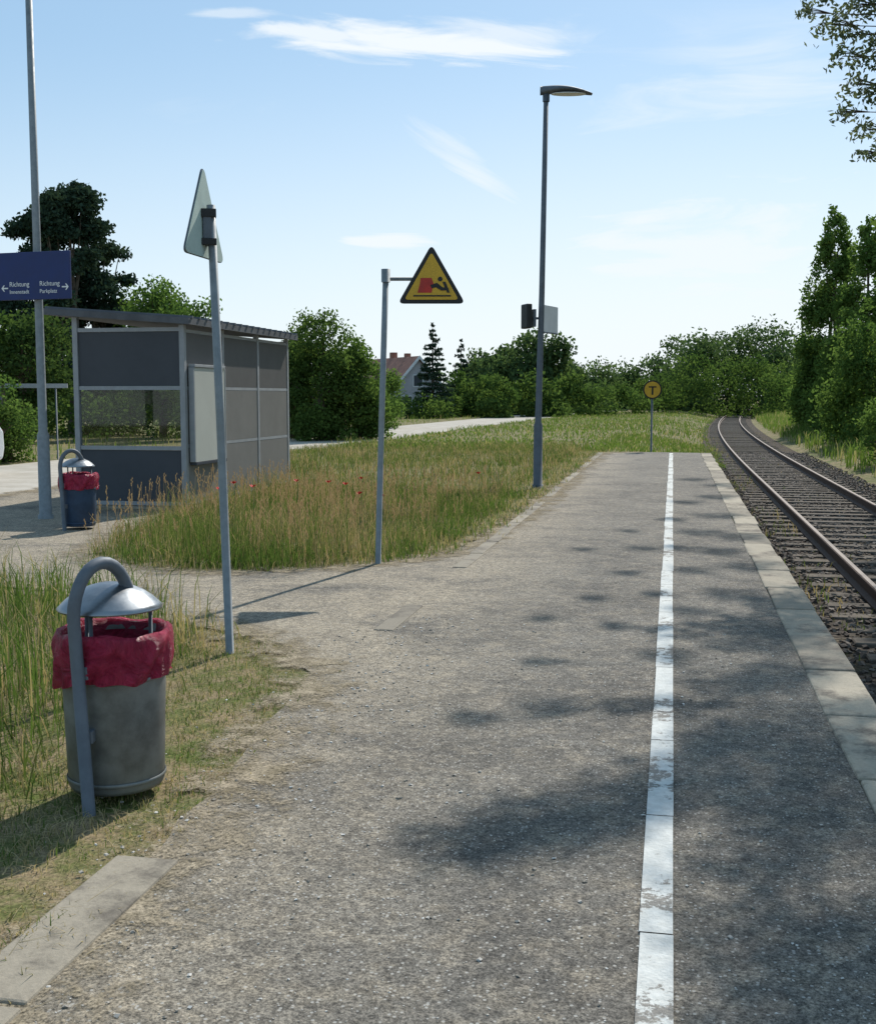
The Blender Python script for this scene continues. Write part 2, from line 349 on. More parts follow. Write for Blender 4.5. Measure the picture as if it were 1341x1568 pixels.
field('tall_grass',6500,(-6.5,-2.40),(3.0,8.6),.05,.3,.0034,g_mix,1.,True,2.5,.8,lambda x,t:(x<-2.3-.14*(t-4)),.5)
field('mown_grass',34000,(-3.8,-1.65),(2,8),.01,.05,.0021,g_dry,1.,True,5,1.1,None,.4,.10,.003)
field('mown_grass',24000,(-3.6,-1.78),(2.6,7.6),.012,.06,.0022,g_green,1.,True,4.5,.9,lambda x,t:patchy(x,t,3.5)>.33,.25,.06)
field('straw_litter',5200,(-3.6,-1.5),(2,7.3),.04,.22,.0016,g_dry,1.,True,5,1.4,None,.4,.15,.012)
field('meadow_grass',19000,(-6.8,-2.5),(10.2,19),.18,.54,.0033,g_mix,1.2,True,1.6,.6,None,.15,.0)
field('meadow_grass',26000,(-6.8,-2.3),(10.1,19),.05,.34,.004,g_green,1.2,True,1.9,.8,None,.35,.0)
field('meadow_grass',40000,(-10.6,-2.6),(17,38),.08,.36,.007,g_mix,1.,True,1.1,.7)
field('meadow_grass',32000,(-10.6,1.4),(35,120),.08,.26,.02,g_far,1.3,True,.5,.7)
field('verge_grass',15000,(-3.2,-1.85),(10.1,35.5),.03,.12,.005,g_dry,1.2,True,3,.9,None,.3,.10)
field('verge_grass',7000,(-2.9,-1.9),(10.1,35.5),.05,.2,.006,g_green,1.2,True,2.2,.7,None,.1,.06)
field('verge_grass',7000,(-2.5,1.6),(34.6,50),.06,.25,.01,g_far,1.,True,2,.6)
field('verge_grass',4000,(-6.3,-3.),(9.9,11.5),.03,.16,.0035,g_dry,1.,True,3,.9,None,.3,.08)
field('roadside_grass',15000,(-45,-15.2),(12,90),.15,.4,.018,g_far,1.2,False,.5,.4)
field('trackside_weeds',18000,(4.9,10),(14,110),.2,.75,.018,g_far,1.3,False,.9,.4)
field('trackside_weeds',3200,(1.1,1.9),(8,60),.05,.22,.006,g_mix,1.3,False,2,.7,lambda x,t:patchy(x,t,2)>.5)
field('trackside_weeds',3000,(1.2,4.6),(12,80),.04,.14,.006,g_mix,1.3,False,2,.7,lambda x,t:patchy(x,t,1.5)>.5)
m_pop=mat_simple('poppy_red',(.6,.03,.015),.6); m_stem=mat_simple('poppy_stem',(.08,.14,.04))
m=M()
for X,Y,z in [(-2.3,13.2,.62),(-2.15,13.6,.55),(-1.05,13.3,.6),(-.95,14.5,.58),(-.85,12.6,.55),(-1.75,14.5,.55),(-.62,12.9,.5),(.6,17.5,.45),(-1.4,15,.5),(-2.6,13.9,.5)]:
    p=W(X,Y,z); v,q=tube_q([(p.x,p.y,0),(p.x+.02,p.y,z)],.003,4); m.add(v,q,1)
    for a in range(4):
        th=a*math.pi/2+random.random(); c_,s_=math.cos(th),math.sin(th); r=.028
        m.add([(p.x,p.y,z),(p.x+r*(c_-s_*.7),p.y+r*(s_+c_*.7),z+.02),(p.x+r*1.2*c_,p.y+r*1.2*s_,z+.035),(p.x+r*(c_+s_*.7),p.y+r*(s_-c_*.7),z+.02)],[(0,1,2,3)],0)
m.build('poppies',[m_pop,m_stem])
m_seed=mat_leaf('seed_heads',(.20,.12,.07),(.36,.27,.17),.3)
m=M(); n=1100; x=rng.uniform(-6.2,-2.4,n); t=rng.uniform(10.3,17,n); k=~in_poly(x,t,ap)&(patchy(x+1,t,1.3)>.45)&~((x<-6.6)&(t>15.4)); x,t=x[k],t[k]
hh=rng.uniform(.3,.64,len(x)); lx=rng.normal(0,.06,len(x)); ly=rng.normal(0,.06,len(x))
for i in range(len(x)):
    b_=np.array([x[i],t[i],0]); tp_=b_+np.array([lx[i],ly[i],hh[i]]); w_=np.array([.0016,0,0])
    m.add([b_-w_,b_+w_,tp_+w_*.6,tp_-w_*.6],[(0,1,2,3)])
    for j in range(5):
        cc=tp_+np.array([rng.normal(0,.006),rng.normal(0,.006),-.02*j+.03]); m.add([cc+(0,0,-.016),cc+(.006,0,0),cc+(0,0,.016),cc-(.006,0,0)],[(0,1,2,3)],0,rng.uniform(0,1,4))
m.build('seed_heads',[m_seed])
# ------------------------------------------------------------------ trees
m_bark=mat_simple('bark',(.12,.095,.07),.95,0,.45,5,.1,.6)
def leaf_q(C,ln,wd):
    n=len(C); a=rng.normal(size=(n,3)); a/=np.linalg.norm(a,axis=1)[:,None]; b=rng.normal(size=(n,3)); b-=a*(a*b).sum(1)[:,None]; b/=np.linalg.norm(b,axis=1)[:,None]
    ln=(ln*rng.uniform(.6,1.3,n))[:,None]*.5; wd=(wd*rng.uniform(.6,1.3,n))[:,None]*.5
    V=np.stack([C-a*ln,C+b*wd,C+a*ln,C-b*wd],1).reshape(-1,3); Q=np.arange(4*n).reshape(-1,4); return V,Q
def clump_pts(c,R,n,sq=.8):
    d=rng.normal(size=(n,3)); d/=np.linalg.norm(d,axis=1)[:,None]; r=R*rng.uniform(.15,1,n)**.5*rng.uniform(.7,1.35,n)
    return np.asarray(c)+d*r[:,None]*np.array([1,1,sq])
PF={'round':([-1,0,1],[1.15,1,.95]),'poplar':([-1,-.6,0,.5,1],[1.1,1.2,1.0,.7,.2]),'pine':([-1,-.3,.3,.7,1],[1.2,1.15,.85,.8,.7])}
def tree(name,pos,h,w,cb,ncl,nleaf,leaf,mat,shape='round',base_z=0.,clr=.2,trunk=.14,add_to=None,far=False):
    m=add_to or M(); pos=np.array(pos[:2],float); cs=[]; cz=(cb+h)/2; hz=(h-cb)/2
    for i in range(ncl):
        d=rng.normal(size=3); d/=np.linalg.norm(d); k=rng.uniform(.3,1)**.6
        if shape!='round':
            z=rng.uniform(-1,1); a=rng.uniform(0,2*np.pi); kk=k*(math.sqrt(max(.05,1-abs(z)**3)) if shape=='pine' else 1.); d=np.array([math.cos(a)*kk,math.sin(a)*kk,z])
        else: d=d*k; z=d[2]
        wr=np.interp(z,*PF[shape]); R=w*clr*rng.uniform(.55,1.25)*(np.interp(z,[-1,.2,1],[1,.85,.38]) if shape=='poplar' else 1)
        env=max(.05,(w/2-R*.6))
        c=np.array([pos[0]+d[0]*env*wr,pos[1]+d[1]*env*wr,base_z+cz+z*(hz-R*.6)]); cs.append((c,R))
    tot=sum(R*R for _,R in cs)
    for c,R in cs:
        k=max(8,int(nleaf*R*R/tot)); V,Q=leaf_q(clump_pts(c,R,k,{'pine':.55,'poplar':1.3}.get(shape,.8)),leaf,leaf*.6)
        ti=np.clip(rng.uniform(0,.75)+rng.normal(0,.12,k),0,1); m.add(V,Q,0,np.repeat(ti,4))
    if not far:
        top=np.array([pos[0]+rng.normal(0,.1),pos[1],base_z+h*.8]); b0=np.array([pos[0],pos[1],base_z-.1]); md=(b0+top)/2+np.array([rng.normal(0,.15),rng.normal(0,.15),0])
        V,Q=tube_q([b0,b0*.7+md*.3,md,top],[trunk*1.2,trunk,trunk*.7,trunk*.2],8); m.add(V,Q,1)
        for c,R in cs[:14]:
            f=rng.uniform(.25,.8); s=b0*(1-f)+top*f; s[2]=min(s[2],c[2]); e=c
            V,Q=tube_q([s,(s+e)/2+np.array([0,0,-.1*R]),e],[trunk*.4,trunk*.22,trunk*.08],5,False); m.add(V,Q,1)
    if add_to is None: return m.build(name,[mat,m_bark])
def conifer(name,pos,h,w,mat,tiers=22,dens=60,leaf=.16,z0=.6,irr=.2):
    m=M(); pos=np.array(pos[:2],float)
    V,Q=tube_q([(pos[0],pos[1],-.1),(pos[0],pos[1],h*.5),(pos[0],pos[1],h*.97)],[w*.04,w*.025,.02],8); m.add(V,Q,1)
    for i in range(tiers):
        f=i/(tiers-1); z=z0+(h-z0)*f; R0=w/2*(1-f)**.8*1.05+.08
        for b in range(max(4,int(11*(1-f)+4))):
            th=rng.uniform(0,2*np.pi); R=R0*rng.uniform(1-irr*1.6,1+irr); zz=z+rng.uniform(-.3,.3)*h/tiers
            k=int(dens*(R/(w/2)+.15)); s=rng.uniform(.1,1,k)**.7
            d=np.array([math.cos(th),math.sin(th)]); pr=np.array([-d[1],d[0]]); off=rng.uniform(-1,1,k)*(R*.28*(1-s*.5))
            C=np.stack([pos[0]+d[0]*R*s+pr[0]*off,pos[1]+d[1]*R*s+pr[1]*off,zz-R*.32*s+R*.22*s*s-np.abs(rng.normal(0,.10*w/5,k))],-1)
            V,Q=leaf_q(C,leaf*1.5,leaf*.55); m.add(V,Q,0,np.repeat(np.clip(rng.uniform(0,.7)+rng.normal(0,.1,k),0,1),4))
    return m.build(name,[mat,m_bark])
f_mid=mat_leaf('foliage_mid',(.04,.08,.022),(.12,.18,.05),.4)
f_light=mat_leaf('foliage_light',(.06,.115,.03),(.155,.23,.065),.42)
f_dark=mat_leaf('foliage_dark',(.03,.06,.02),(.09,.14,.045),.35)
f_far=mat_leaf('foliage_distant',(.045,.08,.035),(.11,.165,.065),.38)
f_con=mat_leaf('needles_dark',(.022,.042,.03),(.065,.10,.062),.15)
f_sil=mat_leaf('foliage_grey_green',(.08,.11,.06),(.20,.23,.15),.35)
def at(px,top,Y): return W((px-670)/1800*Y,Y), EYE+(607-top)/1800*Y
p,h=at(112,278,50); tree('pine_tree',p,h,4.8,1.5,80,26000,.22,f_con,'pine',0,.15,.2)
p,h=at(158,335,52); tree('pine_tree',p,h,3.8,1.5,44,13000,.22,f_con,'pine',0,.17,.18)
p,h=at(55,330,51); tree('pine_tree',p,h,3.4,1.5,36,11000,.22,f_con,'pine',0,.17,.18)
p,h=at(662,498,90); conifer('spruce_tree',p,h,3.4,f_con,20,40,.22,.2,.12)
p,h=at(705,522,100); conifer('spruce_tree',p,h,2.6,f_con,16,30,.22,.2,.12)
p,h=at(250,402,47); tree('birch_tree',p,h,3.8,0,50,13000,.17,f_light,'round',0,.19)
p,h=at(300,448,44); tree('birch_tree',p,h,2.8,0,22,5000,.16,f_light)
p,h=at(205,440,52); tree('maple_tree',p,h,4,0,24,5000,.2,f_mid)
p,h=at(35,455,40); tree('maple_tree',p,h,4.2,0,34,9000,.17,f_dark)
p,h=at(-60,400,40); tree('maple_tree',p,h,4.5,0,30,6000,.2,f_mid)
p,h=at(497,472,44); tree('hazel_tree',p,h,3.8,-1.2,55,17000,.15,f_mid,clr=.18)
p,h=at(548,498,45); tree('hazel_tree',p,h,2.9,-1.,34,10000,.15,f_light,clr=.2)
p,h=at(452,495,46); tree('hazel_tree',p,h,2.8,-1,28,8000,.15,f_mid)
p,h=at(583,545,60); tree('hazel_tree',p,h,2.6,-.8,20,3500,.18,f_light)
p,h=at(12,560,29); tree('bush',p,h,1.9,-.6,22,5000,.10,f_light)
p,h=at(-15,575,28); tree('bush',p,h,1.9,-.6,22,3000,.10,f_mid)
m=M()
for X in np.arange(-26,-6,1.1):
    Y=48+rng.uniform(-2,3); p=W(X,Y); tree('',p,rng.uniform(2.0,3.6),3.0,-1.6,9,1300,.19,f_mid,add_to=m,clr=.28,far=True)
for px in range(600,720,18):
    Y=rng.uniform(84,96); p,h=at(px,rng.uniform(585,598),Y); tree('',p,h,2.6,-.6,6,400,.25,f_mid,add_to=m,clr=.3,far=True)
m.build('hedge',[f_mid,m_bark])
m=M()
for px,top,Y,w in [(725,528,112,6),(745,524,118,7),(772,512,108,5),(790,500,105,6),(818,486,105,7),(850,502,105,6.5),(878,533,118,6),(905,546,140,9),(935,552,150,9),(962,554,150,9),(990,543,150,8),(1018,526,145,8),(1040,505,140,8),(1065,480,130,8.5),(1092,484,135,9),(1122,488,140,9),(1158,480,135,10),(1192,490,130,9),(1225,508,125,9),(1265,520,120,9),(1310,530,120,9)]:
    p,h=at(px,top,Y); tree('',p,h,w,-3,26,3600,.45,f_far,add_to=m,clr=.21,far=True)
for i in range(80):
    px=rng.uniform(-150,1350); Y=rng.uniform(125,175)
    if px<560: Y=rng.uniform(80,120)
    top=rng.uniform(560,578) if px>600 else rng.uniform(545,580)
    if 1050<px: top-=38
    if 590<px<650: continue
    p,h=at(px,top,Y); tree('',p,h,rng.uniform(9,13),-4,12,900,.6,f_far,add_to=m,clr=.22,far=True)
m.build('distant_trees',[f_far,m_bark])
m=M()
for px,top,Y,w in [(700,555,95,4),(738,562,95,4),(760,572,90,3.5),(800,565,95,5),(830,556,95,5),(870,568,98,5),(910,575,100,5),(960,578,110,6),(1010,560,120,6),(1060,540,115,6),(1110,530,118,7),(1160,533,118,7),(1200,548,110,7)]:
    p,h=at(px,top,Y); tree('',p,h,w,-2,16,1700,.34,f_mid,add_to=m,clr=.2,far=True)
m.build('distant_trees',[f_mid,m_bark])
p,h=at(1268,318,62); tree('poplar_tree',p,h,3.6,-1,130,28000,.22,f_light,'poplar',-.1,.18)
p,h=at(1325,330,58); tree('poplar_tree',p,h,4.0,-1,120,26000,.22,f_light,'poplar',-.1,.18)
p,h=at(1350,425,44); tree('poplar_tree',p,h,4.4,-.5,70,16000,.18,f_light,'poplar',-.1,.18)
p,h=at(1290,470,56); tree('elder_bush',p,h,3.4,-1.2,44,11000,.18,f_light,'poplar',-.1,.2)
p,h=at(1247,530,66); tree('elder_bush',p,h,3.6,-1,30,6000,.2,f_light,'round',-.1,.18)
p,h=at(1325,540,48); tree('elder_bush',p,h,3.2,-1,34,7000,.16,f_mid,'round',-.1,.18)
p,h=at(1350,590,33); tree('elder_bush',p,h,1.8,-.5,24,4000,.1,f_light,'round',-.1,.2)
tree('poplar_tree',(7.9,26),12,6.6,1.0,55,7000,.27,f_mid,'round',-.1,.2)
tree('poplar_tree',(9.3,33.5),12,6.6,1.0,55,7000,.27,f_mid,'round',-.1,.2)
# big willow overhanging the platform
m=M(); tr=np.array([7.8,15.,-.1]); tp=np.array([7.2,15.2,11.])
V,Q=tube_q([tr,(7.6,15.1,3),(7.4,15,7),tp],[.3,.24,.16,.05],10); m.add(V,Q,1)
cl=[]
for i in range(60):
    d=rng.normal(size=3); d/=np.linalg.norm(d); d*=rng.uniform(.4,1)
    c=np.array([8.2+d[0]*2.6,16+d[1]*5.5,8.5+d[2]*4.2]); cl.append((c,rng.uniform(.6,1.),260,False))
SUN=np.array([.245,1.084])
for i in range(150):   # limbs over the track
    s=rng.uniform(1.3,4.6); t=rng.uniform(8,22); z=rng.uniform(7.5,11)
    if s<.173*t+.2 or (s<2.3 and z<(1.6+.345*t)/.626+1): continue
    cl.append((np.array([s+SUN[0]*z,t+SUN[1]*z,z]),rng.uniform(.4,.75),210,False))
tg=[(-.75,3.95,.22),(-.5,4.15,.32),(-.2,4.45,.32),(.1,4.8,.4),(.4,5.1,.45),(.7,4.7,.4),(.6,5.5,.4),(.25,5.6,.25),(-.6,5.85,.2),(-.95,5.6,.15),(-.2,6.0,.2),
 (.3,6.5,.32),(.65,6.9,.35),(0.,7.2,.22),(.4,7.6,.25),(.75,8.1,.3),(.25,3.3,.32),(.5,2.9,.4),(.8,3.4,.4),(-.2,2.5,.2),(.95,4.2,.4),(.35,2.3,.35),(-.4,2.2,.2),(.35,3.9,.25),(.15,8.8,.2),(-.35,8.1,.15),(-.6,9.2,.15),(.5,9.6,.3),(.9,9.1,.35),
 (-.3,12.4,.22),(0.1,12.5,.22),(.5,12.3,.3),(-.4,10.6,.15),(.2,10.9,.22),(.7,11.2,.3),(.3,14,.3),(.8,13.6,.35),(0.,15.4,.22),(.6,16,.35),(.2,18,.3),(.7,19,.4),(.9,21.5,.4),(.4,23,.35),(.7,2.4,.4),(.6,3.1,.35),(1.,5.1,.3),(-.45,4.3,.25),(-.1,4.7,.25),(.2,2.1,.3),(.9,2.9,.4),(.55,2.6,.35),(.9,3.7,.35),(.85,5.9,.3),(-.75,6.9,.13),(-.9,8.3,.12),(-.1,9.5,.15),(-.5,14.,.15),(-.9,12.2,.15),(.3,2.7,.3),(.5,3.4,.3),(.75,2.8,.35),(.45,4.4,.3),(.8,5.3,.3),(-.6,4.0,.2),(-.3,4.2,.25)]
for s,t,R in tg:
    z=(1.6+.345*t)/.626+.9+R*1.5+rng.uniform(0,1.0); c=np.array([s+SUN[0]*z,t+SUN[1]*z,z]); cl.append((c,R,int(3100*R*R)+30,True))
for i in range(22):
    t=rng.uniform(2.,9); s=rng.uniform(.0,1.4); z=(1.6+.345*t)/.626+1.5+rng.uniform(0,2); c=np.array([s+SUN[0]*z,t+SUN[1]*z,z]); cl.append((c,rng.uniform(.15,.35),90,True))
for x,y,z,R,k in [(2.0,14.7,6.1,.28,240),(1.55,14.6,6.2,.22,130),(1.7,14.6,5.85,.24,140),(1.42,14.6,6.0,.14,50),(1.85,14.6,5.5,.2,110),(2.2,14.7,5.55,.28,240),(2.0,14.7,5.2,.22,130),(2.3,14.7,5.1,.25,200),(1.9,14.7,4.9,.18,90),(2.12,14.7,4.68,.18,110),(2.3,14.75,4.45,.16,90),(2.1,14.75,4.42,.10,35),(2.5,14.8,5.8,.35,300),(2.55,14.8,5.2,.3,260),(2.5,14.8,6.4,.4,300),(1.95,14.65,5.75,.18,90),(2.6,14.8,4.7,.24,160),(2.4,14.7,4.2,.12,40)]:
    cl.append((np.array([x,y,z]),R,k,True))
for c,R,k,thin in cl:
    C=clump_pts(c,R,k,1.0 if not thin else .7)
    if thin: C[:,2]-=.5*((C[:,0]-c[0])**2)/max(R,.1)
    V,Q=leaf_q(C,.08 if thin else .2,.034 if thin else .12); m.add(V,Q,0,np.repeat(np.clip(rng.uniform(0,.8)+rng.normal(0,.15,k),0,1),4))
    if thin:
        f=min(.95,max(.3,(c[2]-1.2)/11.)); s=tr*(1-f)+tp*f; s[2]=min(s[2],c[2]+.3)
        mid=(s*.35+c*.65)+np.array([.3,.2,.35])
        if R>.12: V,Q=tube_q([s,mid,c],[.035,.014,.004],5,False); m.add(V,Q,1)
        for j in range(int(4+R*14)):
            e=C[rng.integers(0,k)]; V,Q=tube_q([c+(mid-c)*.12,(c+e)/2+np.array([0,0,.04]),e],[.006,.004,.002],4,False); m.add(V,Q,1)
    else:
        f=rng.uniform(.3,.9); s=tr*(1-f)+tp*f; V,Q=tube_q([s,(s+c)/2,c],[.06,.03,.01],5,False); m.add(V,Q,1)
m.build('willow_tree',[f_sil,m_bark])
# ------------------------------------------------------------------ street furniture materials
m_galv=mat_simple('galvanised_steel',(.24,.26,.27),.6,.3,.15,14,.3,.03)
m_galvd=mat_simple('grey_painted_post',(.13,.145,.165),.6,.2,.15,10,.3,.03)
m_steel=mat_simple('brushed_lid_steel',(.26,.275,.29),.34,.9,.18,9,.4,.03)
m_bin=mat_simple('bin_zinc',(.17,.175,.165),.5,.4,.35,5,.3,.03)
m_binb=mat_simple('bin_blue_paint',(.03,.055,.10),.5,.1,.2,6,.3,.03)
m_red,nt=new_mat('red_bin_bag'); P=N(nt,'ShaderNodeTexCoord').outputs['Object']; nn=noise(nt,P,9,7,.7,2.0)
c=mixc(nt,rng_map(nt,nn,.3,.7),(.42,.015,.06),(.78,.06,.15)); p=finish(nt,c,.28,0,nn,1.0,.05,.6)
o_=[n for n in nt.nodes if n.type=='OUTPUT_MATERIAL'][0]; tl=N(nt,'ShaderNodeBsdfTranslucent'); L(nt,c,tl.inputs[0]); mx=N(nt,'ShaderNodeMixShader'); mx.inputs[0].default_value=.4; L(nt,p.outputs[0],mx.inputs[1]); L(nt,tl.outputs[0],mx.inputs[2]); L(nt,mx.outputs[0],o_.inputs[0])
m_black=mat_simple('black_paint',(.02,.02,.02),.6); m_yel=mat_simple('sign_yellow',(.60,.36,.04),.6,0,.1,6,.3,0)
m_sred=mat_simple('sign_red',(.42,.03,.02),.5); m_alu=mat_simple('sign_back_aluminium',(.45,.54,.49),.7,0,.08,6,.2,0)
m_white=mat_simple('white_enamel',(.75,.76,.76),.5,0,.05,6,.3,0); m_blue=mat_simple('sign_blue',(.025,.04,.13),.6,0,.1,6,.3,0)
m_dark=mat_simple('dark_interior',(.02,.012,.012),.8)
def litter_bin(x,y,rz,body):
    e=empty('litter_bin',(x,y,0),rz)
    lathe('bin_body',[(.0,.05),(.18,.05),(.188,.065),(.197,.35),(.207,.64),(.21,.665),(.202,.67),(.19,.64)],body,e)
    for zz in (.09,.50): lathe('hoop_band_%d'%int(zz*100),[(.188+.019*zz/.6,zz-.008),(.192+.02*zz/.6,zz-.005),(.192+.02*zz/.6,zz+.005),(.189+.02*zz/.6,zz+.008)],body,e)
    def fn(r,z,th,i):
        k=min(1,max(0,i-3)/6)
        w=(math.sin(th*7+.9*i)*.004+math.sin(th*13+1.3*i)*.0028+math.sin(th*23+i*.5)*.0016+abs(math.sin(th*4.5+i*.25))*.004)*(.6+1.5*k)
        return r+w, z+(.026*math.sin(th+2.2)+.012*math.sin(th*3+1)+.005*math.sin(th*9))*k+(.007*math.sin(th*3+.5)+.004*math.sin(th*8) if i in(2,3,4) else 0)
    lathe('bin_bag',[(.165,.45),(.178,.60),(.198,.678),(.214,.686),(.226,.668),(.231,.64),(.230,.61),(.227,.58),(.224,.55),(.220,.52),(.216,.492),(.214,.478)],m_red,e,segs=180,fn=fn)
    lathe('bag_inside',[(.0,.42),(.163,.45),(.17,.55)],m_dark,e)
    lathe('lid_dome',[(.0,.866),(.04,.864),(.08,.854),(.13,.831),(.17,.803),(.190,.783),(.205,.768),(.203,.762),(.18,.772),(.1,.825),(0,.855)],m_steel,e,(-.01,0,0),segs=56)
    for a in (0.5,2.6,4.4): tube('lid_strut',[(.15*math.cos(a),.15*math.sin(a),.6),(.15*math.cos(a),.15*math.sin(a),.80)],.008,m_galvd,e,8)
    pts=[(-.04,-.245,-.05),(-.08,-.245,.76)]
    for i in range(1,15):
        a=math.pi*i/14; k=(1-math.cos(a))/2; pts.append((-.08+.15*k,-.245+.245*k,.76+.20*math.sin(a)))
    pts.append((.07,0,.78))
    tube('post_hoop',pts,.025,m_galvd,e,16)
    box('post_bracket',(-.055,-.212,.3),(.06,.045,.05),m_galvd,e); box('post_bracket_2',(-.065,-.214,.55),(.06,.045,.05),m_galvd,e)
    return e
p=W(-1.295,4.62); litter_bin(p.x,p.y,A,m_bin)
p=W(-4.32,14.1); litter_bin(p.x,p.y,A-.3,m_binb)
def street_lamp(x,y,h,lean,mat):
    e=empty('street_lamp',(x,y,0),A)
    tube('pole',[(0,0,-.1),(0,0,1.1),(0,0,1.15),(lean*.5,0,h*.5),(lean,0,h)],[.082,.078,.058,.050,.042],mat,e,16)
    tube('base_collar',[(0,0,-.02),(0,0,.06)],.10,mat,e,16)
    V=[];Q=[];ns=18;nr=12
    for i in range(ns+1):
        f=i/ns; x_=-.10+.88*f; wd=.17*math.sin(math.pi*min(1,(f*.9+.05)))**.55; th=.085*(1-f)**.8+.02
        for j in range(nr):
            a=2*math.pi*j/nr; zz=math.sin(a)*th; zz=zz if zz>0 else zz*.45
            V.append((lean+x_,math.cos(a)*wd,h+.03+zz+.05*math.sin(math.pi*f)-.03*f))
    for i in range(ns):
        for j in range(nr): Q.append((i*nr+j,i*nr+(j+1)%nr,(i+1)*nr+(j+1)%nr,(i+1)*nr+j))
    for b0 in (0,ns*nr):
        c=len(V); V.append(tuple(np.mean(V[b0:b0+nr],axis=0)))
        for j in range(0,nr,2): Q.append((c,b0+j,b0+(j+1)%nr,b0+(j+2)%nr))
    m=M(); m.add(V,Q); m.build('lamp_head',[m_galvd],e,True)
    plate('lamp_glass',[(math.cos(a)*.30,math.sin(a)*.13) for a in np.linspace(0,2*math.pi,20,endpoint=False)],(lean+.38,0,h+.0),(1,0,0),(0,1,0),.012,m_white,e)
    tube('head_joint',[(lean,0,h-.12),(lean,0,h+.03)],.06,mat,e,14)
    return e
p=W(1.75,20.6); lr=street_lamp(p.x,p.y,6.72,.09,m_galvd)
plate('timetable_board',round_poly([(-.05,0),(.62,0),(.62,.46),(-.05,.46)],.02),(.08,.05,2.72),(.45,.89,0),(0,0,1),.03,m_white,lr)
plate('board_frame',round_poly([(-.07,-.02),(.64,-.02),(.64,.0),(-.07,.0)],.004),(.08,.05,2.72),(.45,.89,0),(0,0,1),.035,m_galvd,lr)
box('sign_box',(-.22,-.05,2.98),(.1,.30,.42),m_black,lr,.3,.02); box('sign_box_bracket',(-.1,0,2.95),(.2,.04,.04),m_galvd,lr)  # dark box is the left half of a two-part sign, with its bracket
box('sign_box_plate',(-.10,-.02,2.95),(.05,.2,.3),m_galvd,lr,.2)
p=W(-5.13,15.3); ll=street_lamp(p.x,p.y,7.0,0,m_galv)
BR=-.30; BX,BY=.0,-.12
box('direction_board',(BX,BY,3.13),(1.06,.035,.60),m_blue,ll,BR,.006)
for z in (2.95,3.31): box('board_clamp',(0,-.04,z),(.2,.10,.03),m_galv,ll,BR)
def text(s,loc,size,mat,parent,rz,name='lettering'):
    cu=bpy.data.curves.new(name,'FONT'); cu.body=s; cu.size=size; cu.extrude=.001; cu.materials.append(mat)
    o=bpy.data.objects.new(name,cu); scene.collection.objects.link(o); o.parent=parent; o.location=loc; o.rotation_euler=(math.pi/2,0,rz); return o
def bl(dx,z):
    c_,s_=math.cos(BR),math.sin(BR); return (BX+dx*c_+.0195*s_,BY+dx*s_-.0205*c_,z)
text('Richtung',bl(-.37,3.00),.085,m_white,ll,BR); text('Innenstadt',bl(-.37,2.91),.07,m_white,ll,BR)
text('Richtung',bl(.08,3.00),.085,m_white,ll,BR); text('Parkplatz',bl(.08,2.91),.07,m_white,ll,BR)
def arrow(dx,dirn):
    o=bl(dx,2.98); xd=(math.cos(BR)*dirn,math.sin(BR)*dirn,0)
    plate('arrow',[(-.05,-.008),(.02,-.008),(0,-.04),(.015,-.04),(.05,0),(.015,.04),(0,.04),(.02,.008),(-.05,.008)],o,xd,(0,0,1),.0015*dirn,m_white,ll)
arrow(-.44,-1); arrow(.46,1)
tri=[(-.315,0),(.315,0),(0,.545)]
def scaled(pts,k,c=(0,.182)): return [((x-c[0])*k+c[0],(y-c[1])*k+c[1]) for x,y in pts]
p=W(-1.30,7.24); s1=empty('warning_sign',(p.x,p.y,0),A)
tube('post',[(0,0,-.1),(-.035,0,1.4),(-.07,0,2.75)],.026,m_galv,s1,16)
hd=Vector((.184,.983,0)); nr_=Vector((.983,-.184,0))
o=Vector((-.085,0,2.44))-nr_*.03
plate('sign_plate',round_poly(tri,.035),o,hd,(0,0,1),.004,m_alu,s1)
plate('sign_rim',round_poly(scaled(tri,1.02),.035),o-nr_*.010,hd,(0,0,1),.008,m_galvd,s1)
box('clamp',(-.085,0,2.53),(.09,.09,.04),m_black,s1,.2); box('clamp_2',(-.085,0,2.70),(.09,.09,.05),m_black,s1,.2)  # both clamps coloured black for the shadow they sit in
box('clamp_back',(-.095,.0,2.62),(.05,.08,.2),m_galvd,s1,.2)
p=W(-.575,11.1); s2=empty('warning_sign',(p.x,p.y,0),A)
tube('post',[(0,0,-.1),(.045,0,1.4),(.09,0,2.72)],.028,m_galv,s2,16)
tube('post_cap',[(.09,0,2.66),(.09,0,2.78)],.042,m_galv,s2,16)
tube('arm',[(.09,0,2.69),(.36,0,2.69)],.018,m_galv,s2,10)
tube('arm_stay',[(.36,.0,2.69),(.68,0,2.69)],.014,m_galv,s2,10)
o=Vector((.515,-.03,2.46)); xd=(1,0,0)
plate('sign_back',round_poly(tri,.035),o+Vector((0,.006,0)),xd,(0,0,1),.006,m_alu,s2)
plate('black_border',round_poly(scaled(tri,.995),.033),o,xd,(0,0,1),.005,m_black,s2)
plate('yellow_face',round_poly(scaled(tri,.80),.02),o+Vector((0,-.007,0)),xd,(0,0,1),.004,m_yel,s2)
e_=o+Vector((0,-.0115,0))
plate('red_block',[(-.13,.10),(.0,.10),(.02,.18),(.0,.235),(-.10,.235),(-.11,.17)],e_,xd,(0,0,1),.003,m_sred,s2)
plate('figure_arm',[(-.01,.17),(.05,.19),(.10,.15),(.16,.14),(.15,.12),(.09,.12),(.04,.15),(.0,.14)],e_+Vector((0,-.003,0)),xd,(0,0,1),.003,m_black,s2)
plate('figure_leg',[(.10,.20),(.13,.20),(.17,.10),(.145,.10)],e_,xd,(0,0,1),.003,m_black,s2)
plate('figure_base',[(-.17,.065),(.18,.065),(.18,.078),(-.17,.078)],e_,xd,(0,0,1),.003,m_black,s2)
